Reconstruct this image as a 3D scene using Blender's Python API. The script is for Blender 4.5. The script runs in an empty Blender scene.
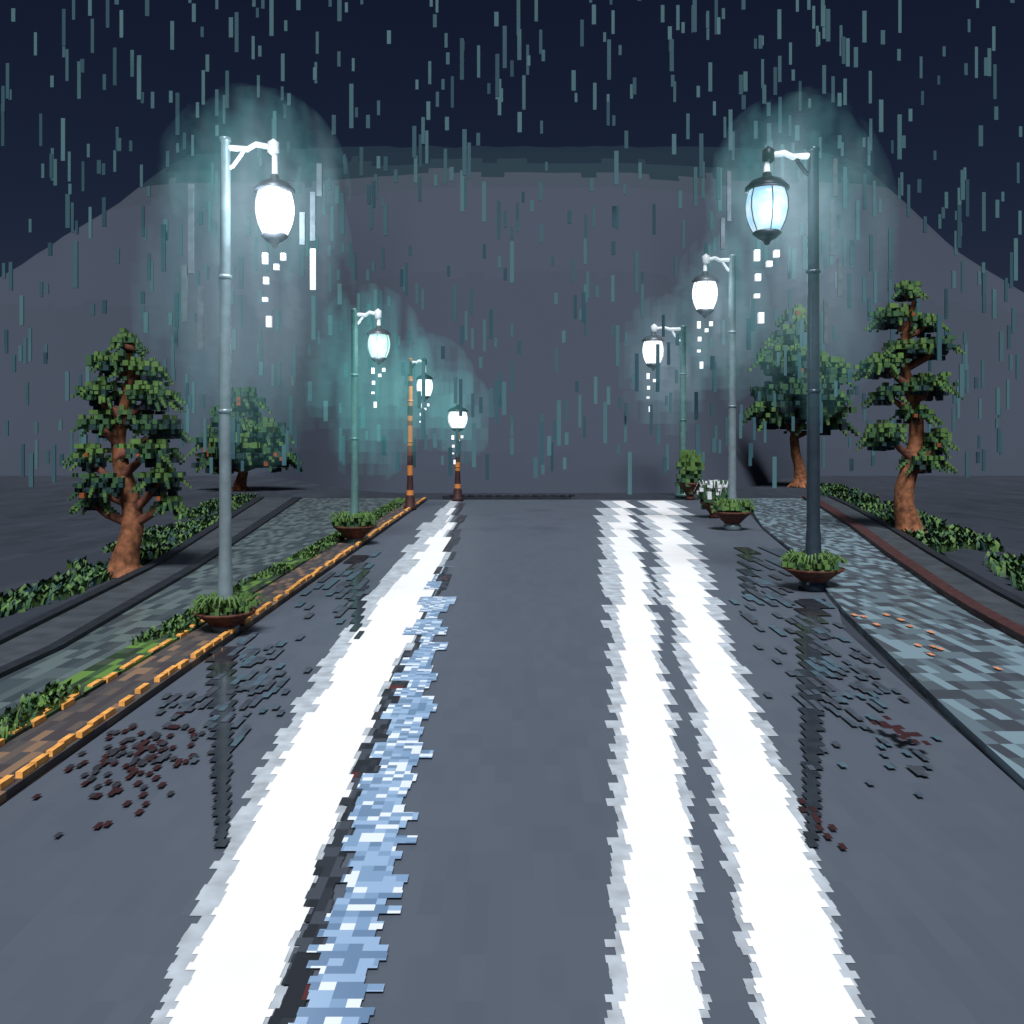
import bpy, math, random
from mathutils import Vector, noise
random.seed(7)
sc=bpy.context.scene
COL=sc.collection
# ------------------------------------------------------------------ helpers
def new_mat(name):
    m=bpy.data.materials.new(name); m.use_nodes=True
    nt=m.node_tree; b=nt.nodes['Principled BSDF']
    return m,nt,b
def mat(name,col,rough=0.7,metal=0.0,var=0.25,scale=6.0,emit=None,es=0,spec=0.3):
    m,nt,b=new_mat(name)
    n=nt.nodes.new('ShaderNodeTexNoise'); n.inputs['Scale'].default_value=scale; n.inputs['Detail'].default_value=2
    tc=nt.nodes.new('ShaderNodeTexCoord'); nt.links.new(tc.outputs['Object'],n.inputs['Vector'])
    r=nt.nodes.new('ShaderNodeValToRGB')
    r.color_ramp.elements[0].position=0.3; r.color_ramp.elements[1].position=0.7
    r.color_ramp.elements[0].color=(*[c*(1-var) for c in col],1)
    r.color_ramp.elements[1].color=(*[min(1,c*(1+var)) for c in col],1)
    nt.links.new(n.outputs['Fac'],r.inputs['Fac']); nt.links.new(r.outputs['Color'],b.inputs['Base Color'])
    b.inputs['Roughness'].default_value=rough; b.inputs['Metallic'].default_value=metal
    b.inputs['Specular IOR Level'].default_value=spec
    if emit:
        b.inputs['Emission Color'].default_value=(*emit,1); b.inputs['Emission Strength'].default_value=es
    return m
def block_mat(name,stops,cell,rough=0.6,spec=0.3,smooth=0.6):
    m,nt,b=new_mat(name); N=nt.nodes.new; L=nt.links.new
    g=N('ShaderNodeNewGeometry')
    dv=N('ShaderNodeVectorMath'); dv.operation='DIVIDE'; dv.inputs[1].default_value=cell; L(g.outputs['Position'],dv.inputs[0])
    fl=N('ShaderNodeVectorMath'); fl.operation='FLOOR'; L(dv.outputs[0],fl.inputs[0])
    wn=N('ShaderNodeTexWhiteNoise'); L(fl.outputs[0],wn.inputs['Vector'])
    ns=N('ShaderNodeTexNoise'); ns.inputs['Scale'].default_value=0.23; ns.inputs['Detail'].default_value=3; L(fl.outputs[0],ns.inputs['Vector'])
    mx=N('ShaderNodeMix'); mx.data_type='FLOAT'; mx.inputs[0].default_value=smooth
    L(wn.outputs['Value'],mx.inputs[2]); L(ns.outputs['Fac'],mx.inputs[3])
    r=N('ShaderNodeValToRGB'); r.color_ramp.interpolation='CONSTANT'
    e=r.color_ramp.elements
    while len(e)<len(stops): e.new(0.5)
    for i,(p,c) in enumerate(stops): e[i].position=p; e[i].color=(*c,1)
    L(mx.outputs[0],r.inputs['Fac']); L(r.outputs['Color'],b.inputs['Base Color'])
    b.inputs['Roughness'].default_value=rough; b.inputs['Specular IOR Level'].default_value=spec
    return m
def obj(name,verts,faces,mats,mi=None,parent=None,smooth=False):
    me=bpy.data.meshes.new(name); me.from_pydata(verts,[],faces)
    for m in (mats if isinstance(mats,list) else [mats]): me.materials.append(m)
    if mi: me.polygons.foreach_set('material_index',mi)
    if smooth: me.polygons.foreach_set('use_smooth',[True]*len(me.polygons))
    me.update()
    o=bpy.data.objects.new(name,me); COL.objects.link(o)
    if parent: o.parent=parent
    return o
def empty(name,loc):
    o=bpy.data.objects.new(name,None); o.location=loc; COL.objects.link(o); return o
class MB:
    def __init__(s): s.v=[];s.f=[];s.m=[]
    def box(s,c,h,mi=0):
        i=len(s.v); x,y,z=c; a,b,d=h
        for k in ((-1,-1,-1),(1,-1,-1),(1,1,-1),(-1,1,-1),(-1,-1,1),(1,-1,1),(1,1,1),(-1,1,1)):
            s.v.append((x+k[0]*a,y+k[1]*b,z+k[2]*d))
        for q in ((0,3,2,1),(4,5,6,7),(0,1,5,4),(1,2,6,5),(2,3,7,6),(3,0,4,7)):
            s.f.append(tuple(i+t for t in q)); s.m.append(mi)
    def quad(s,p,mi=0):
        i=len(s.v); s.v+=p; s.f.append((i,i+1,i+2,i+3)); s.m.append(mi)
    def lathe(s,prof,c=(0,0,0),n=20,mi=0):
        i=len(s.v)
        for r,z in prof:
            for k in range(n):
                a=2*math.pi*k/n; s.v.append((c[0]+r*math.cos(a),c[1]+r*math.sin(a),c[2]+z))
        for j in range(len(prof)-1):
            for k in range(n):
                s.f.append((i+j*n+k,i+j*n+(k+1)%n,i+(j+1)*n+(k+1)%n,i+(j+1)*n+k)); s.m.append(mi)
    def tube(s,pts,rad,n=8,mi=0):
        i=len(s.v); P=[Vector(p) for p in pts]
        for j,p in enumerate(P):
            t=(P[min(j+1,len(P)-1)]-P[max(j-1,0)]).normalized()
            u=t.cross(Vector((0,1,0.01))).normalized(); w=t.cross(u).normalized()
            r=rad[j] if isinstance(rad,(list,tuple)) else rad
            for k in range(n):
                a=2*math.pi*k/n; s.v.append(tuple(p+u*(r*math.cos(a))+w*(r*math.sin(a))))
        for j in range(len(P)-1):
            for k in range(n):
                s.f.append((i+j*n+k,i+j*n+(k+1)%n,i+(j+1)*n+(k+1)%n,i+(j+1)*n+k)); s.m.append(mi)
        s.f.append(tuple(i+k for k in range(n))); s.m.append(mi)
        s.f.append(tuple(i+(len(P)-1)*n+k for k in range(n))[::-1]); s.m.append(mi)
    def make(s,name,mats,parent=None,smooth=False):
        return obj(name,s.v,s.f,mats,s.m,parent,smooth)
def interp(tab,y):
    if y<=tab[0][0]: a,b=tab[0],tab[1]
    elif y>=tab[-1][0]: a,b=tab[-2],tab[-1]
    else:
        for a,b in zip(tab,tab[1:]):
            if a[0]<=y<=b[0]: break
    t=(y-a[0])/(b[0]-a[0]); return [a[i]+(b[i]-a[i])*t for i in range(1,len(a))]
CH=2.4; F=900.0; HZ=440.0
def gp(px,py):          # pixel column and row -> ground metres
    d=CH*F/(py-HZ); return ((px-512)*d/F,d)
# ------------------------------------------------------------------ materials
M_ground=block_mat('ground_mat',[(0,(.030,.036,.048)),(.42,(.035,.042,.056)),(.6,(.041,.049,.064))],(.3,1.2,.3),.8,.1,.8)
M_road=block_mat('wet_asphalt',[(0,(.081,.098,.128)),(.40,(.085,.102,.132)),(.52,(.089,.106,.136)),(.62,(.085,.102,.132))],(.12,.35,.2),.5,.2,.75)
M_pave_l=block_mat('wet_paving_left',[(0,(.045,.06,.07)),(.38,(.06,.08,.09)),(.5,(.085,.115,.12)),(.62,(.115,.155,.155))],(.12,.4,.3),.35,.4,.45)
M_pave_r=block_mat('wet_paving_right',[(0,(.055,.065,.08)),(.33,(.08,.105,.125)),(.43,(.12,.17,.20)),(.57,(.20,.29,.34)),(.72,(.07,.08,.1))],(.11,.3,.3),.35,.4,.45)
M_path=mat('path_mat',(.05,.059,.070),.6,scale=3)
M_kerbdark=mat('dark_kerb',(.016,.020,.027),.6)
M_kerbbrown=mat('brown_kerb',(.06,.025,.025),.6)
M_brownpave=block_mat('brown_verge',[(0,(.055,.048,.055)),(.4,(.11,.085,.075)),(.52,(.22,.14,.09)),(.60,(.07,.065,.065))],(.08,.25,.2),.6,.3,.4)
M_grass=block_mat('grass_mat',[(0,(.025,.045,.025)),(.35,(.06,.12,.035)),(.45,(.11,.21,.05)),(.62,(.045,.09,.04)),(.72,(.05,.065,.05))],(.08,.25,.1),.8,.1,.35)
M_white=mat('white_road_paint',(.86,.87,.88),.6,var=.03,scale=2)
M_worn=mat('worn_road_paint',(.42,.47,.52),.6,var=.25,scale=5)
M_orange=mat('orange_kerb_paint',(.80,.36,.09),.6,var=.3,scale=9)
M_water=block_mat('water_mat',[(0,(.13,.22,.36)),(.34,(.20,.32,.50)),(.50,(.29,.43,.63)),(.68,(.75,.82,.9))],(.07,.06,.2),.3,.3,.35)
M_dark=mat('dark_reflection',(.030,.036,.046),.10,spec=.5)  # dark glossy tone standing for the reflected lamp poles
M_shadow=block_mat('shadow_line_mat',[(0,(.015,.018,.025)),(.40,(.025,.03,.04)),(.58,(.09,.02,.02)),(.62,(.05,.06,.08))],(.05,.12,.1),.5,.2,.3)  # dark tone paints a rail's shadow, with red and grey flecks
M_red=mat('wet_red_leaves',(.035,.010,.012),.6)
M_poleG=mat('grey_painted_steel',(.20,.26,.29),.35,.3,.15)
M_poleD=mat('dark_painted_steel',(.035,.055,.075),.3,.4,.15,spec=.6)
M_poleT=mat('teal_painted_steel',(.11,.22,.21),.4,.3,.15)
M_poleO=block_mat('rusty_steel',[(0,(.05,.02,.02)),(.36,(.16,.05,.02)),(.5,(.55,.20,.05))],(9,9,.17),.6,.3,.15)
M_chrome=mat('white_enamel',(.75,.78,.82),.3,.0,.1)
M_black=mat('black_iron',(.012,.014,.02),.4,.6)
M_cap=mat('grey_iron',(.09,.10,.12),.4,.4)
M_pot=mat('terracotta',(.09,.032,.02),.7,var=.5,scale=12)
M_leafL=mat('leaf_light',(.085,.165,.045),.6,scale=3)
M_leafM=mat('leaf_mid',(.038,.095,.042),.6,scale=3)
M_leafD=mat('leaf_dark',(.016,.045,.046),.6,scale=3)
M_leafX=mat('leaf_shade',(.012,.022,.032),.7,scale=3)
M_rust=mat('berry_red',(.22,.06,.02),.6)
M_bark=mat('bark',(.19,.075,.035),.85,var=.6,scale=7)
M_barkD=mat('bark_dark',(.11,.04,.025),.85,var=.5,scale=7)
# ------------------------------------------------------------------ ground, fog backdrop
obj('ground',[(-1500,-300,-.02),(1500,-300,-.02),(1500,2500,-.02),(-1500,2500,-.02)],[(0,1,2,3)],M_ground)
def crest(x):
    tab=[(-140,9),(-45,14.5),(-37,19.6),(-33,22),(-30,24.4),(-27,26.2),(-14,26.9),(15,26.9),(25,26.6),(29,25.6),(33,22),(37,18.2),(43,14.5),(140,8)]
    return interp([(a,b) for a,b in tab],x)[0]
def foot(x):
    t=min(1,max(0,(abs(x-1.5)-6)/14)); t=t*t*(3-2*t); return 41+20*t
V=[];Fc=[]
nx=240; rows=26
for i in range(nx+1):
    x=-140+280*i/nx
    cz=crest(x)+noise.noise(Vector((x*.5,3,0)))*.25
    f=foot(x)
    for j in range(rows+1):
        if j<=18:
            t=j/18; y=f+(75-f)*t; z=-.05+cz*t+noise.noise(Vector((x*.12,y*.12,1)))*.4*math.sin(math.pi*t)
        else:
            t=(j-18)/8; y=75+60*t; z=cz*(1-t)-.05*t
        V.append((x,y,z))
for i in range(nx):
    for j in range(rows):
        a=i*(rows+1)+j; Fc.append((a,a+rows+1,a+rows+2,a+1))
mh,nt,b=new_mat('fog_bank_mat'); N=nt.nodes.new; L=nt.links.new  # fog glow behind the lamps, put into the colour as haze tones
g=N('ShaderNodeNewGeometry')
dv=N('ShaderNodeVectorMath'); dv.operation='DIVIDE'; dv.inputs[1].default_value=(.6,50,.6); L(g.outputs['Position'],dv.inputs[0])
fl=N('ShaderNodeVectorMath'); fl.operation='FLOOR'; L(dv.outputs[0],fl.inputs[0])
sx=N('ShaderNodeSeparateXYZ'); L(fl.outputs[0],sx.inputs[0])
ns=N('ShaderNodeTexNoise'); ns.inputs['Scale'].default_value=.3; L(fl.outputs[0],ns.inputs['Vector'])
ma=N('ShaderNodeMath'); ma.operation='MULTIPLY_ADD'; ma.inputs[1].default_value=4.0; L(ns.outputs['Fac'],ma.inputs[0]); L(sx.outputs['Z'],ma.inputs[2])
mr=N('ShaderNodeMapRange'); mr.inputs['From Min'].default_value=-2; mr.inputs['From Max'].default_value=48; L(ma.outputs[0],mr.inputs['Value'])
r=N('ShaderNodeValToRGB'); r.color_ramp.interpolation='CONSTANT'; e=r.color_ramp.elements
st=[(0,(.046,.055,.076)),(.12,(.048,.058,.080)),(.5,(.051,.061,.085)),(.79,(.046,.058,.077)),(.845,(.018,.034,.046)),(.895,(.011,.021,.034))]
while len(e)<len(st): e.new(.5)
for i,(p,c) in enumerate(st): e[i].position=p; e[i].color=(*c,1)
L(mr.outputs[0],r.inputs['Fac']); L(r.outputs['Color'],b.inputs['Base Color']); b.inputs['Roughness'].default_value=.9; b.inputs['Specular IOR Level'].default_value=.05
obj('fog_bank',V,Fc,mh,smooth=True)  # hill-shaped mesh standing for the glowing fog
# ------------------------------------------------------------------ strips
def strip(name,tab,z,m,y0,y1,jag=0.0,k=.0037,parent=None,stepmin=.03,prob=1.0):
    mb=MB(); y=y0
    while y<y1:
        st=max(stepmin,k*y*y); st=min(st,y1-y+1e-4); 
        xl,xr=interp(tab,y+st/2); s=jag*y/900
        a=xl+random.uniform(-s,s); c=xr+random.uniform(-s,s)
        if random.random()<prob: mb.quad([(a,y,z),(c,y,z),(c,y+st,z),(a,y+st,z)])
        y+=st
    return mb.make(name,m,parent)
def px_tab(rows):
    t=[]
    for py,l,r in rows:
        x1,d=gp(l,py); x2,_=gp(r,py); t.append((d,x1,x2))
    return sorted(t)
ROADR=[(-6,2.2),(3.7,3.2),(6.5,3.55),(11.4,4.2),(14.4,5.15),(24,6.7),(36,9.0)]
mb=MB(); ys=[-6,0,3.7,6.5,11.4,14.4,19,24,30,36.2]
for a,c in zip(ys,ys[1:]):
    mb.quad([(-3.35,a,0),(interp(ROADR,a)[0],a,0),(interp(ROADR,c)[0],c,0),(-3.35,c,0)])
mb.make('road',M_road)
mb=MB(); mb.box((-0.2,36.35,.02),(2.6,.15,.13)); 
for i in range(14): mb.box((-2.4+i*.37,36.3,.16),(.12,.1,.02+.03*random.random()))
mb.make('end_kerb',M_kerbdark)
TL=px_tab([(505,441,459),(560,398,447),(620,350,427),(700,300,385),(780,254,357),(850,222,330),(950,182,298),(1024,150,272),(1200,75,210)])
TA=px_tab([(505,600,633),(560,603,645),(700,611,673),(850,613,697),(950,610,700),(1024,608,708),(1200,600,725)])
TB=px_tab([(505,640,680),(600,664,716),(700,690,757),(800,712,797),(900,733,832),(950,742,846),(1024,756,872),(1200,790,935)])
def shrink(t,l,r): return [(y,a+l*y/900,c-r*y/900) for y,a,c in t]
for t,(l,r) in ((TL,(18,6)),(TA,(14,6)),(TB,(10,10))):
    p=empty('road_marking',(0,0,0))
    strip('worn_edge',t,.004,M_worn,2.6,35.5,6,parent=p)
    strip('paint',shrink(t,l,r),.008,M_white,2.6,35.5,5,parent=p)
TD=px_tab([(505,458,464),(580,438,446),(620,424,436),(700,382,400),(780,352,376),(850,326,350),(950,296,324),(1024,272,302),(1200,210,250)])
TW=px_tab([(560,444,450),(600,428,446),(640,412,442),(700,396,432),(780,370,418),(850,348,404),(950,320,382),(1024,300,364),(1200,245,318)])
strip('shadow_line',TD,.012,M_shadow,2.6,34,6)  # painted shadow line between the marking and the water
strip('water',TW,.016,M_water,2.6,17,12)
# ------------------------------------------------------------------ verges
def band(name,tab,z,m,top=None,y0=-6,y1=36,h=None,step=2.0):
    mb=MB(); y=y0
    while y<y1-1e-3:
        e=min(y+step,y1); a=interp(tab,y); c=interp(tab,e)
        p=[(a[0],y),(a[1],y),(c[1],e),(c[0],e)]
        mb.quad([(q[0],q[1],z) for q in p])
        if h:
            mb.quad([(a[0],y,z-h),(a[0],y,z),(c[0],e,z),(c[0],e,z-h)]); mb.quad([(a[1],y,z),(a[1],y,z-h),(c[1],e,z-h),(c[1],e,z)])
        y=e
    if h:
        for yy in (y0,y1):
            a=interp(tab,yy); mb.quad([(a[0],yy,z-h),(a[1],yy,z-h),(a[1],yy,z),(a[0],yy,z)])
    return mb.make(name,m)
band('verge',[(-6,-3.9,-3.35),(36,-4.0,-3.42)],.06,M_brownpave,h=.1)
band('grass_verge',[(-6,-4.3,-3.905),(12,-4.3,-3.905),(24,-4.5,-4.005),(36,-4.6,-4.005)],.09,M_grass,h=.12)
band('pavement',[(-6,-5.0,-4.31),(10,-5.0,-4.31),(16.6,-5.7,-4.42),(36,-8.4,-4.61)],.07,M_pave_l,h=.1)
band('kerb',[(-6,-5.15,-5.005),(10,-5.15,-5.005),(16.6,-5.9,-5.705),(36,-8.75,-8.405)],.12,M_kerbdark,h=.15)
band('path',[(-6,-5.75,-5.155),(10,-5.75,-5.155),(16.6,-6.5,-5.905),(36,-9.9,-8.755)],.09,M_path,h=.12)
band('kerb',[(-6,-5.9,-5.755),(10,-5.9,-5.755),(16.6,-6.68,-6.505),(36,-10.2,-9.905)],.14,M_kerbdark,h=.2)
def tufts(name,pts,mats,hmin,hmax,w):
    mb=MB()
    for (x,y,z) in pts:
        for k in range(3):
            h=random.uniform(hmin,hmax); ww=w*random.uniform(.5,1.0); a=random.uniform(0,6.28)
            dx,dy=math.cos(a)*h*.5,math.sin(a)*h*.5; ox=random.uniform(-w,w); oy=random.uniform(-w,w)
            mi=random.choice([0,0,1,1,2])
            px_,py_=-math.sin(a)*ww,math.cos(a)*ww
            if abs(px_)<ww*.5: px_=ww*.7
            b0=(x+ox,y+oy,z)
            mb.quad([(b0[0]-px_,b0[1]-py_,z),(b0[0]+px_,b0[1]+py_,z),(b0[0]+px_+dx*.4,b0[1]+py_+dy*.4,z+h*.7),(b0[0]-px_+dx*.4,b0[1]-py_+dy*.4,z+h*.7)],mi)
            mb.quad([(b0[0]-px_+dx*.4,b0[1]-py_+dy*.4,z+h*.7),(b0[0]+px_+dx*.4,b0[1]+py_+dy*.4,z+h*.7),(b0[0]+px_*.2+dx,b0[1]+py_*.2+dy,z+h),(b0[0]-px_*.2+dx,b0[1]-py_*.2+dy,z+h)],mi)
    return mb.make(name,mats)
pts=[]
for i in range(3200):
    y=random.uniform(9,38); t=interp([(-6,-5.9),(10,-5.9),(16.6,-6.68),(36,-10.2)],y)[0]
    x=t-random.uniform(0.05,1.6)
    if noise.noise(Vector((x*1.3,y*.4,0)))>.0: pts.append((x,y,-.02))
tufts('grass',pts,[M_leafL,M_leafM,M_leafD],.06,.2,.05)
pts=[]
for i in range(2600):
    y=random.uniform(3,32); x=random.uniform(-4.3,-3.92)
    if noise.noise(Vector((x*.9,y*.5,5)))>-.25: pts.append((x,y,.09))
tufts('grass',pts,[M_grass,M_leafL,M_leafM],.03,.10,.025)
mb=MB()
for xx,y0,y1 in ((-3.40,3.5,35),(-3.93,3.0,13)):
    y=y0
    while y<y1:
        l=.10+.006*y+.0009*y*y
        mb.box((xx+random.uniform(-.025,.025)-(.0026*y if xx>-3.6 else 0),y+l/2,.085),(.018+.0010*y,l/2,.022)); y+=l*random.choice([1.15,1.3,1.9])
mb.make('orange_kerb_marking',M_orange)
PR=[(-6,2.2,4.6),(3.7,3.2,4.9),(6.5,3.55,5.2),(12.7,4.6,6.25),(18,5.8,7.5),(24,6.7,9.0),(31,8.2,10.6),(36,9.0,11.6)]
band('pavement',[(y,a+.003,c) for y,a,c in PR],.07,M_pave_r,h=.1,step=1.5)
band('kerb',[(y,c+.005,c+.12+.008*max(0,y)) for y,a,c in PR],.16,M_kerbbrown,h=.2,step=1.5)
band('path',[(y,c+.125+.008*max(0,y),c+.6+.012*max(0,y)) for y,a,c in PR],.12,M_path,h=.15,step=1.5)
band('kerb',[(y,c+.605+.012*max(0,y),c+.75+.014*max(0,y)) for y,a,c in PR],.17,M_kerbdark,h=.2,step=1.5)
pts=[]
for i in range(4200):
    y=random.uniform(9,46); c=interp([(a,q) for a,_,q in PR],y)[0]+.8+.014*y
    x=c+random.uniform(0,1.7)
    if noise.noise(Vector((x*1.1,y*.35,9)))>-.02: pts.append((x,y,-.02))
tufts('grass',pts,[M_leafL,M_leafM,M_leafD],.06,.26,.06)
def speckle(name,cx,cy,rx,ry,n,m,z=.02,s0=.0034):
    mb=MB()
    for i in range(n):
        x=random.gauss(cx,rx); y=random.gauss(cy,ry); s=s0*y; l=s*2.2
        mb.quad([(x-s,y-l,z),(x+s,y-l,z),(x+s,y+l,z),(x-s,y+l,z)],random.randint(0,1) if isinstance(m,list) else 0)
        z+=.00002
    return mb.make(name,m)
x,y=gp(135,755); speckle('fallen_leaves',x,y,.20,.42,110,[M_red,mat('wet_leaf_dark',(.03,.032,.042),.6)],s0=.0030)
x,y=gp(125,800); speckle('fallen_leaves',x,y,.12,.35,14,[M_red,M_red])
x,y=gp(905,745); speckle('fallen_leaves',x,y,.06,.16,18,M_red,.09)
x,y=gp(815,820); speckle('fallen_leaves',x,y,.03,.22,9,M_red,.022)
x,y=gp(900,640); speckle('fallen_leaves',x,y,.25,.9,12,mat('orange_leaves',(.6,.24,.12)),.09,.0028)
def pole_reflection(name,px,py0,py1,w0,w1):  # dark strip on the road painting a lamp pole's reflection
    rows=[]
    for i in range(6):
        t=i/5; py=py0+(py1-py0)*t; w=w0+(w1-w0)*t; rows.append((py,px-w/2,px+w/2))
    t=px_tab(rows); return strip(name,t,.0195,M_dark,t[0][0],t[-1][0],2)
pole_reflection('pole_reflection',222,648,850,28,11)
pole_reflection('pole_reflection',812,600,850,28,11)
pole_reflection('pole_reflection',358,556,640,18,6)
pole_reflection('pole_reflection',748,548,600,14,6)
def in_marking(x,y):
    for t in (TL,TA,TB,TW,TD):
        a,c=interp(t,y)
        if a-.05<x<c+.05: return True
    return False
mb=MB()
for (ax,ay,n,rx,ry) in ((262,680,80,20,35),(330,590,60,26,24),(845,680,110,34,35),(775,600,60,22,32),(905,765,14,24,20),(180,700,30,22,22)):
    for i in range(n):
        px=random.gauss(ax,rx); py=max(515,random.gauss(ay,ry)); x,y=gp(px,py)
        if x<-3.25 or x>interp(ROADR,y)[0]-.05 or in_marking(x,y): continue
        s=.0036*y; l=.0012*y*y*random.choice([1,1,2])
        mb.quad([(x-s,y-l,.0235+i*1e-5),(x+s,y-l,.0235+i*1e-5),(x+s,y+l,.0235+i*1e-5),(x-s,y+l,.0235+i*1e-5)],random.choice([0,1,1,2]))
mb.make('puddle_splashes',[mat('wet_a',(.055,.064,.082),.4),mat('wet_b',(.065,.085,.112),.4),mat('wet_c',(.07,.12,.155),.4)])
# ------------------------------------------------------------------ planter
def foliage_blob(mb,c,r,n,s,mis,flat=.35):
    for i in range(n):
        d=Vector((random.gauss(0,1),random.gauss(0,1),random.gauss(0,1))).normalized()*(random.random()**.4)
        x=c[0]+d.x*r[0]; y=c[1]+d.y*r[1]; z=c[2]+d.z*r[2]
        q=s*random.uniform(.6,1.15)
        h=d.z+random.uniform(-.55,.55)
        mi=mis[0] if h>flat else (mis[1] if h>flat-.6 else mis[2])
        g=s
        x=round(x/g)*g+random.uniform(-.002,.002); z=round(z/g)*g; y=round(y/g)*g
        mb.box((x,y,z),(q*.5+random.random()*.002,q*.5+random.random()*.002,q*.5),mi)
def planter(parent,w,h,n,s,white=False,ff=1.0):
    mb=MB()
    mb.lathe([(w*.0,0),(w*.35,0),(w*.38,h*.15),(w*.30,h*.25),(w*.8,h*.75),(w,h*.9),(w*1.05,h),(w*.92,h*1.0),(w*.88,h*.8),(0,h*.8)],n=16)
    mb.make('planter_bowl',M_pot,parent,True)
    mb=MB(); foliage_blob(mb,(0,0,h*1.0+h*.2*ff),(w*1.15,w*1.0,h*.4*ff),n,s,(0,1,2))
    for i in range(40):
        a=random.uniform(0,6.28); rr=w*random.uniform(.3,1.1)
        mb.tube([(rr*.5*math.cos(a),rr*.5*math.sin(a),h),(rr*math.cos(a),rr*math.sin(a),h*(1.1+.55*ff)),(rr*1.35*math.cos(a),rr*1.35*math.sin(a),h*(1+.3*ff))],[.018,.015,.004],5,random.choice([0,1]))
    mb.make('planter_foliage',[M_leafL if not white else M_chrome,M_leafL if not white else M_leafM,M_leafM],parent)
# ------------------------------------------------------------------ lamps
def glass(tint,strength):
    m,nt,b=new_mat('lantern_glass')
    n=nt.nodes.new('ShaderNodeTexNoise'); n.inputs['Scale'].default_value=5
    tc=nt.nodes.new('ShaderNodeTexCoord'); nt.links.new(tc.outputs['Object'],n.inputs['Vector'])
    r=nt.nodes.new('ShaderNodeValToRGB'); r.color_ramp.elements[0].position=.38; r.color_ramp.elements[1].position=.62
    r.color_ramp.elements[0].color=(*tint,1); r.color_ramp.elements[1].color=(*[min(1,c*.5+.5) for c in tint],1)
    nt.links.new(n.outputs['Fac'],r.inputs['Fac']); nt.links.new(r.outputs['Color'],b.inputs['Emission Color'])
    b.inputs['Base Color'].default_value=(tint[0]*.2,tint[1]*.2,tint[2]*.2,1); b.inputs['Emission Strength'].default_value=strength; b.inputs['Roughness'].default_value=.25
    m.cycles.emission_sampling='NONE'
    return m
def halo_mat(cols,strength,vox,stretch):  # halo round a lamp: the glow is put in as volume emission
    m=bpy.data.materials.new('lamp_halo'); m.use_nodes=True; nt=m.node_tree; nt.nodes.clear(); N=nt.nodes.new; L=nt.links.new
    m.cycles.volume_step_rate=8; m.cycles.emission_sampling='NONE'
    out=N('ShaderNodeOutputMaterial'); em=N('ShaderNodeEmission'); L(em.outputs[0],out.inputs['Volume'])
    tc=N('ShaderNodeTexCoord')
    d=N('ShaderNodeVectorMath'); d.operation='DIVIDE'; d.inputs[1].default_value=vox; L(tc.outputs['Object'],d.inputs[0])
    fl=N('ShaderNodeVectorMath'); fl.operation='FLOOR'; L(d.outputs[0],fl.inputs[0])
    mu=N('ShaderNodeVectorMath'); mu.operation='MULTIPLY'; mu.inputs[1].default_value=vox; L(fl.outputs[0],mu.inputs[0])
    ln=N('ShaderNodeVectorMath'); ln.operation='LENGTH'; L(mu.outputs[0],ln.inputs[0])
    st=N('ShaderNodeVectorMath'); st.operation='MULTIPLY'; st.inputs[1].default_value=stretch; L(mu.outputs[0],st.inputs[0])
    ns=N('ShaderNodeTexNoise'); ns.inputs['Scale'].default_value=1.2; ns.inputs['Detail'].default_value=0; L(st.outputs[0],ns.inputs['Vector'])
    a=N('ShaderNodeMath'); a.operation='MULTIPLY_ADD'; a.inputs[1].default_value=1.3; L(ns.outputs['Fac'],a.inputs[0]); L(ln.outputs['Value'],a.inputs[2])
    mr=N('ShaderNodeMapRange'); mr.inputs['From Min'].default_value=1.6; mr.inputs['From Max'].default_value=.65; L(a.outputs[0],mr.inputs['Value'])
    r=N('ShaderNodeValToRGB'); r.color_ramp.interpolation='CONSTANT'; e=r.color_ramp.elements
    e[0].position=0; e[0].color=(0,0,0,1); e[1].position=.75; e[1].color=(*cols[2],1)
    x=e.new(.04); x.color=(*cols[0],1); x=e.new(.34); x.color=(*cols[1],1)
    L(mr.outputs[0],r.inputs['Fac']); L(r.outputs['Color'],em.inputs['Color']); em.inputs['Strength'].default_value=strength
    return m
M_drop=mat('glowing_water_drop',(.8,.85,.9),.2,emit=(.85,.9,.95),es=.5); M_drop.cycles.emission_sampling='NONE'  # drops glow by their own emission in place of caught lamplight
M_drop2=mat('dim_water_drop',(.085,.105,.125),.5)
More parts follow.
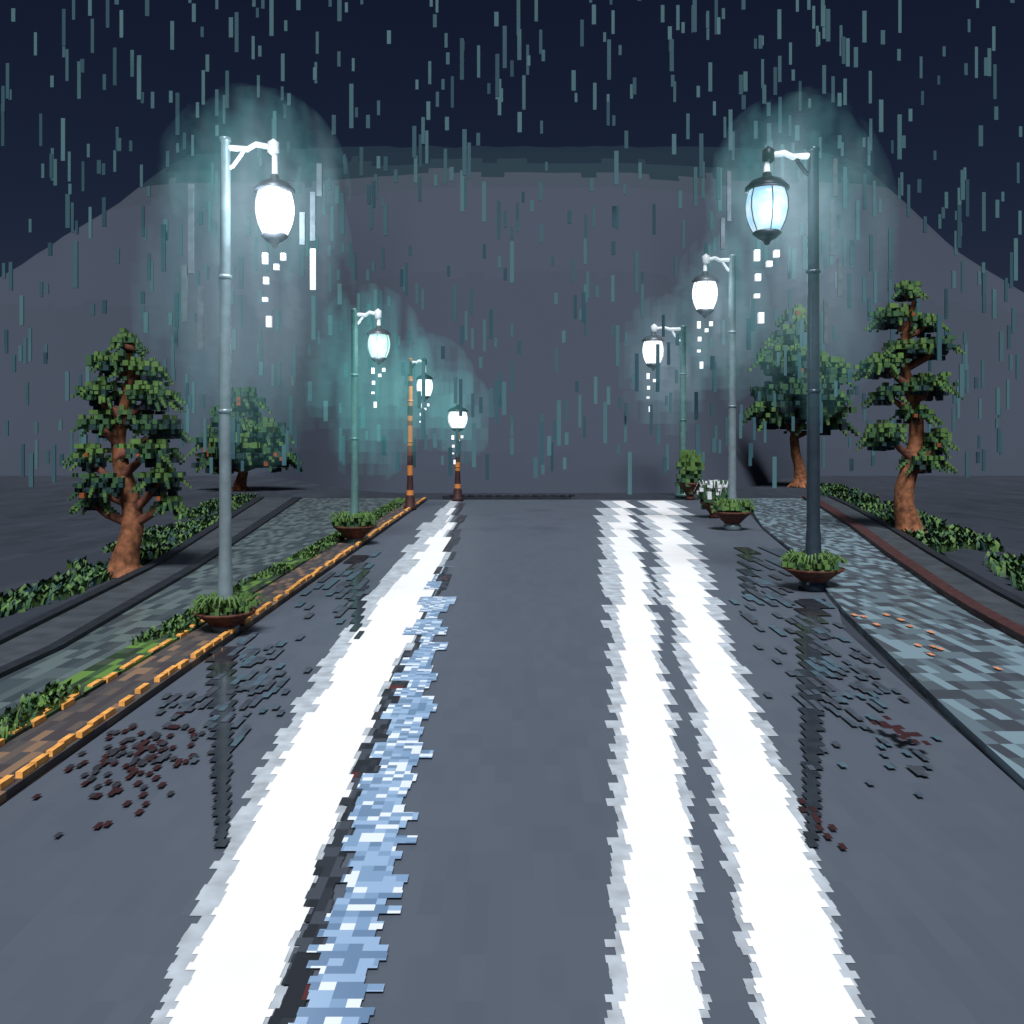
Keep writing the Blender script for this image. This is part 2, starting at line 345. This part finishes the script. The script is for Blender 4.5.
def street_lamp(base,H,pr,lx,lz,lr,lh,pole_m,tint,watts,pot,halos,style='arm',es=2.2,dark=False,streaks=()):
    p=empty('street_lamp',(base[0],base[1],0))
    mb=MB()
    mb.lathe([(0,0),(pr*2.2,0),(pr*2.2,.12),(pr*1.7,.18),(pr*1.7,.4),(pr*1.25,.5),(pr*1.1,.9),(pr,1.0),(pr*.9,H*.6),(pr*.82,H-.05),(pr*.95,H-.05),(pr*.95,H),(0,H+.02)],n=16)
    for z in (H*.45,H*.72): mb.lathe([(pr*.8,z-.03),(pr*1.08,z-.02),(pr*1.08,z+.02),(pr*.8,z+.03)],n=16)
    mb.make('pole',pole_m,p,True)
    top=lz+lh
    if style=='arm':
        mb=MB(); ar=pr*.5; z=H-.12; ax=lx
        mb.tube([(0,0,z),(ax*.45,0,z-.02),(ax*.62,0,z+.04),(ax*.95,0,z-.0),(ax*1.0,0,z-.10),(ax,0,top+.02)],ar,8,0)
        mb.tube([(0,0,z-.45*abs(ax)),(ax*.15,0,z-.38*abs(ax)),(ax*.32,0,z-.15*abs(ax)),(ax*.4,0,z)],ar*.7,8,1)
        mb.lathe([(0,ar*3.0),(ar*1.9,ar*1.6),(ar*1.9,-ar*1.6),(0,-ar*3.0)],(ax*.97,0,z),10,1)
        mb.make('arm',[M_chrome,M_black if dark else M_chrome],p,True)
    mb=MB()
    mb.lathe([(0,lh*1.18),(lr*.2,lh*1.1),(lr*.25,lh*.98),(lr*.75,lh*.86),(lr*1.06,lh*.66),(lr*1.06,lh*.60),(lr*.8,lh*.58),(0,lh*.62)],(lx,0,lz),16)
    mb.lathe([(0,-lh*.66),(lr*.62,-lh*.62),(lr*.70,-lh*.70),(lr*.45,-lh*.84),(lr*.18,-lh*.92),(lr*.12,-lh*1.02),(0,-lh*1.05)],(lx,0,lz),16)
    for k in range(6):
        a=k*math.pi/3+.52; c,sn=math.cos(a),math.sin(a)
        pts=[]
        for t in (-.64,-.35,0,.3,.6):
            rr=lr*(1.0-.32*(abs(t-.1)/.7)**2)*1.03; pts.append((lx+rr*c,rr*sn,lz+t*lh))
        mb.tube(pts,lr*.03,6)
    mb.make('lantern_frame',M_black if dark else M_cap,p,True)
    mb=MB(); prof=[(0,-lh*.64)]
    for i in range(11):
        t=-.64+1.24*i/10; prof.append((lr*(1.0-.32*(abs(t-.1)/.7)**2),t*lh))
    prof.append((0,lh*.60)); mb.lathe(prof,(lx,0,lz),20)
    mb.make('lantern_glass',glass(tint,es),p,True)
    ld=bpy.data.lights.new('bulb','POINT'); ld.energy=watts; ld.color=(.85,.95,1); ld.shadow_soft_size=lr*1.1
    lo=bpy.data.objects.new('bulb',ld); lo.location=(lx,-lr*1.6,lz-lh*.2); COL.objects.link(lo); lo.parent=p
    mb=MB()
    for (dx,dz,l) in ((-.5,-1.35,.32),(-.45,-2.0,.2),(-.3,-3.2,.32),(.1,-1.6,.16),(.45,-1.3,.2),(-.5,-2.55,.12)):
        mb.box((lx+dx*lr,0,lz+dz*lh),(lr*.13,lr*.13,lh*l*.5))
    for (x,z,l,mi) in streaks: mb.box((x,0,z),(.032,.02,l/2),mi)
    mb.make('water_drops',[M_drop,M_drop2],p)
    if pot: planter(p,*pot)
    for (cx,cz,rx,rz,cols,ms) in (halos or []):
        vs=.0085*base[1]
        bm=MB(); bm.lathe([(0.001,-1.0)]+[(math.sin(math.pi*i/12),-math.cos(math.pi*i/12)) for i in range(1,12)]+[(0.001,1.0)],n=20)
        o=bm.make('lamp_halo',halo_mat(cols,ms/rx,(vs/rx,vs/rx*2,vs*1.5/rz),(5.5,1.2,1.1)),p)
        o.location=(cx,0,cz); o.scale=(rx,rx,rz)
    return p
G1=[(.018,.048,.050),(.045,.066,.074),(.11,.14,.165)]
G2=[(.014,.060,.060),(.022,.090,.087),(.045,.14,.13)]
street_lamp((-3.53,11.08),6.12,.075,.61,5.2,.235,.42,M_poleG,(.95,.97,1),120,(.36,.30,150,.05),[(.45,5.5,1.1,1.2,G1,1.4),(.25,4.35,1.35,2.4,G1,1.1)],es=3,
  streaks=[(1.08,4.5,.5,0),(1.08,5.15,.6,1),(1.16,5.6,.4,1),(-.42,5.0,1.1,1),(-.5,4.2,.7,1),(-.3,3.9,.8,1),(.95,5.0,.4,1)])
street_lamp((-3.60,20.6),5.4,.09,.55,4.55,.26,.42,M_poleT,(.5,1,.85),45,(.48,.45,150,.085),[(.35,3.7,1.5,2.3,G2,1.2)],es=1.0)
street_lamp((-3.50,30.9),5.2,.10,.5,4.2,.28,.46,M_poleO,(.75,.88,1),25,None,[(.6,4.0,1.8,2.1,G2,.8)],es=1.6,dark=True)
street_lamp((-2.13,35.3),3.0,.10,.001,3.2,.38,.52,M_poleO,(.9,.95,1),20,None,[(.0,3.3,1.5,1.9,G2,.8)],style='post',es=1.6,dark=True)
street_lamp((4.82,14.4),7.07,.105,-.74,6.08,.33,.54,M_poleD,(.38,.68,.9),80,(.46,.36,150,.07),[(-.4,6.4,1.35,1.5,G1,1.4),(-.25,5.3,1.6,2.7,G1,.95)],es=.95,dark=True,
  streaks=[(.35,6.6,.6,1),(.3,5.8,.9,1),(-1.35,6.3,.8,1),(-1.45,5.7,.5,1),(.42,5.0,.6,1),(.2,4.3,.7,1)])
street_lamp((5.87,24),7.33,.11,-.72,6.25,.34,.58,M_poleG,(.9,.95,1),50,(.5,.5,150,.10),[(-.35,5.6,1.4,2.4,G1,1.1)],es=2.0)
street_lamp((7.2,37.9),7.2,.15,-1.25,6.1,.45,.75,M_poleT,(.9,.97,1),35,None,[(-.8,5.5,2.1,3.1,G1,1.0)],es=1.8)
for (px,py,w,h,s,wh,ff) in ((690,500,.45,.7,.16,False,3.2),(714,518,.42,.5,.11,True,2.2)):
    x,y=gp(px,py); p=empty('potted_shrub',(x,y,0)); planter(p,w,h,230,s,wh,ff)
# ------------------------------------------------------------------ trees
def tree(name,bx,by,sc_,clumps,trunk,top,s,dens=1.0,berries=0,dark=0):
    p=empty(name,(bx,by,0)); rnd=random.Random(int(bx*100))
    mb=MB()
    tr=trunk*sc_
    zs=[0,.06,.13,.2,.3,.4,.5,.6,.7,.8,.9,1.0]; H=top*sc_
    wob=lambda t: math.sin(t*9+bx)*.035*H*min(1,t*6)
    path=[(wob(t),math.cos(t*6+by)*.03*H*t,t*H*.96) for t in zs]
    mb.tube(path,[tr*(1.3-.35*min(1,t*8))*(1-.8*t)+.01 for t in zs],10,0)
    for k in range(5):
        a=k*1.256+.4; mb.tube([(0,0,.05*H),(math.cos(a)*tr*1.2,math.sin(a)*tr*1.2,.015*H),(math.cos(a)*tr*2,math.sin(a)*tr*2,-.02)],[tr*.5,tr*.35,tr*.1],6,0)
    for (dx,z,rx,rz) in clumps:
        z0=max(.22*H,z*sc_-abs(dx)*sc_*.7-.5*rz*sc_)
        t=min(.95,z0/H); xs=wob(t)
        e=(dx*sc_*1.0,-.3*rx*sc_,z*sc_-.3*rz*sc_)
        mb.tube([(xs,0,z0),(xs*.4+e[0]*.6,e[1]*.5-.2*rx*sc_,z0*.45+e[2]*.55-.1*rz*sc_),e],[tr*.42,tr*.30,tr*.12],7,1)
    mb.make('trunk',[M_bark,M_barkD],p,True)
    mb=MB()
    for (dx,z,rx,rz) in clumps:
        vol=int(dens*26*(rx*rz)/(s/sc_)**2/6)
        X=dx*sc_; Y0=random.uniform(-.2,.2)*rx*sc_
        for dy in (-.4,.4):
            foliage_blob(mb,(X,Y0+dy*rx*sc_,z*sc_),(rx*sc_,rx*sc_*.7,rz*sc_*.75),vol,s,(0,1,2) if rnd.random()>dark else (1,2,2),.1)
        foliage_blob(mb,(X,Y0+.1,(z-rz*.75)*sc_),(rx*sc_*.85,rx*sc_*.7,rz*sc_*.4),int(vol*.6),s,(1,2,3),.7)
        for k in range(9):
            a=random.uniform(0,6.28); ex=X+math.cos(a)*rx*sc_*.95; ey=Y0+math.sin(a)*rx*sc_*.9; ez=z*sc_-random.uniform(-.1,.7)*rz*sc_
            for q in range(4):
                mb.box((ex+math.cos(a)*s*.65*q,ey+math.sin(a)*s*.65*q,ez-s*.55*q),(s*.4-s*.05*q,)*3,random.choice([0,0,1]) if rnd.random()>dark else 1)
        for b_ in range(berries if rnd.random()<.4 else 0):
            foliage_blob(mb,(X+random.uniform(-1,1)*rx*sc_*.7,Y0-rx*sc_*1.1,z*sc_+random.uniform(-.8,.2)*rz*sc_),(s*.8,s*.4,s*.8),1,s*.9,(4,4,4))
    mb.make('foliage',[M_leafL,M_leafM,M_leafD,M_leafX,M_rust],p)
    return p
tree('pine_tree',-6.88,16,.0178,[(0,234,12,12),(-12,214,20,12),(16,206,22,13),(-24,184,21,15),(28,180,24,16),(-20,154,22,13),(36,150,20,14),(-34,120,17,15),(26,126,26,14),(-20,92,28,15),(38,98,20,15),(8,160,14,10),(42,74,12,9),(-32,74,14,9)],13,230,.085,dens=1.0,berries=1,dark=.2)
tree('pine_tree',-13,43,.0478,[(0,92,20,12),(-4,72,24,14),(24,60,20,16),(-25,48,20,18),(5,42,34,18),(33,36,18,14),(-32,30,14,10)],6,90,.24,berries=4,dark=.45)
tree('pine_tree',10.04,22.7,.0252,[(-2,247,11,11),(-10,220,24,11),(14,212,16,10),(24,190,20,12),(-28,172,22,13),(15,152,26,13),(-2,188,22,10),(-24,102,20,16),(26,96,14,16),(-24,142,14,10),(6,124,16,10),(14,76,20,10)],11,243,.115,berries=1,dark=.15)
tree('pine_tree',14.7,46,.0511,[(-3,174,9,9),(-5,154,18,13),(-10,128,30,17),(28,118,18,17),(0,94,46,20),(22,72,30,16),(-22,76,26,15)],6,170,.28,dens=1.3,berries=1,dark=.5)
# ------------------------------------------------------------------ rain
mr_,nt,b=new_mat('rain_streak')
N=nt.nodes.new; L=nt.links.new
g=N('ShaderNodeNewGeometry'); r=N('ShaderNodeValToRGB'); r.color_ramp.elements[0].color=(.028,.070,.095,1); r.color_ramp.elements[1].color=(.080,.165,.185,1); L(g.outputs['Random Per Island'],r.inputs['Fac']); L(r.outputs['Color'],b.inputs['Base Color'])
b.inputs['Roughness'].default_value=.6; b.inputs['Specular IOR Level'].default_value=.1
mb=MB()
for i in range(1200):
    y=random.uniform(21,35); x=random.uniform(-.75,.75)*y; 
    z=1.5+18*random.random()**1.12
    x=round(x/.19)*.19
    l=random.choice([.35,.5,.8,1.1]); mb.box((x,y,z),(.052,.02,l/2))
mb.make('rain',mr_)
# ------------------------------------------------------------------ light, world, camera
w=bpy.data.worlds.new('World'); sc.world=w; w.use_nodes=True; nt=w.node_tree
bg=nt.nodes['Background']; sky=nt.nodes.new('ShaderNodeTexSky'); sky.sky_type='NISHITA'; sky.sun_disc=False
el=math.radians(55); sky.sun_elevation=el; sky.sun_rotation=math.radians(180)
mu=nt.nodes.new('ShaderNodeMix'); mu.data_type='RGBA'; mu.blend_type='MULTIPLY'; mu.inputs[0].default_value=1
nt.links.new(sky.outputs[0],mu.inputs[6]); mu.inputs[7].default_value=(.42,.42,.62,1); nt.links.new(mu.outputs[2],bg.inputs['Color'])
bg.inputs['Strength'].default_value=.012
sd=bpy.data.lights.new('sun','SUN'); sd.energy=4.6; sd.angle=math.radians(20); sd.color=(.97,.98,1)
so=bpy.data.objects.new('sun',sd); so.rotation_euler=(math.radians(35),0,math.radians(0)); COL.objects.link(so)
cd=bpy.data.cameras.new('camera'); cam=bpy.data.objects.new('camera',cd); COL.objects.link(cam)
cam.location=(0,0,CH); cam.rotation_euler=(math.radians(90),0,0); cd.sensor_width=36; cd.lens=36*F/1024
cd.shift_y=-(512-HZ)/1024; cd.clip_end=5000
sc.camera=cam
sc.view_settings.view_transform='Standard'; sc.view_settings.look='None'; sc.view_settings.exposure=0
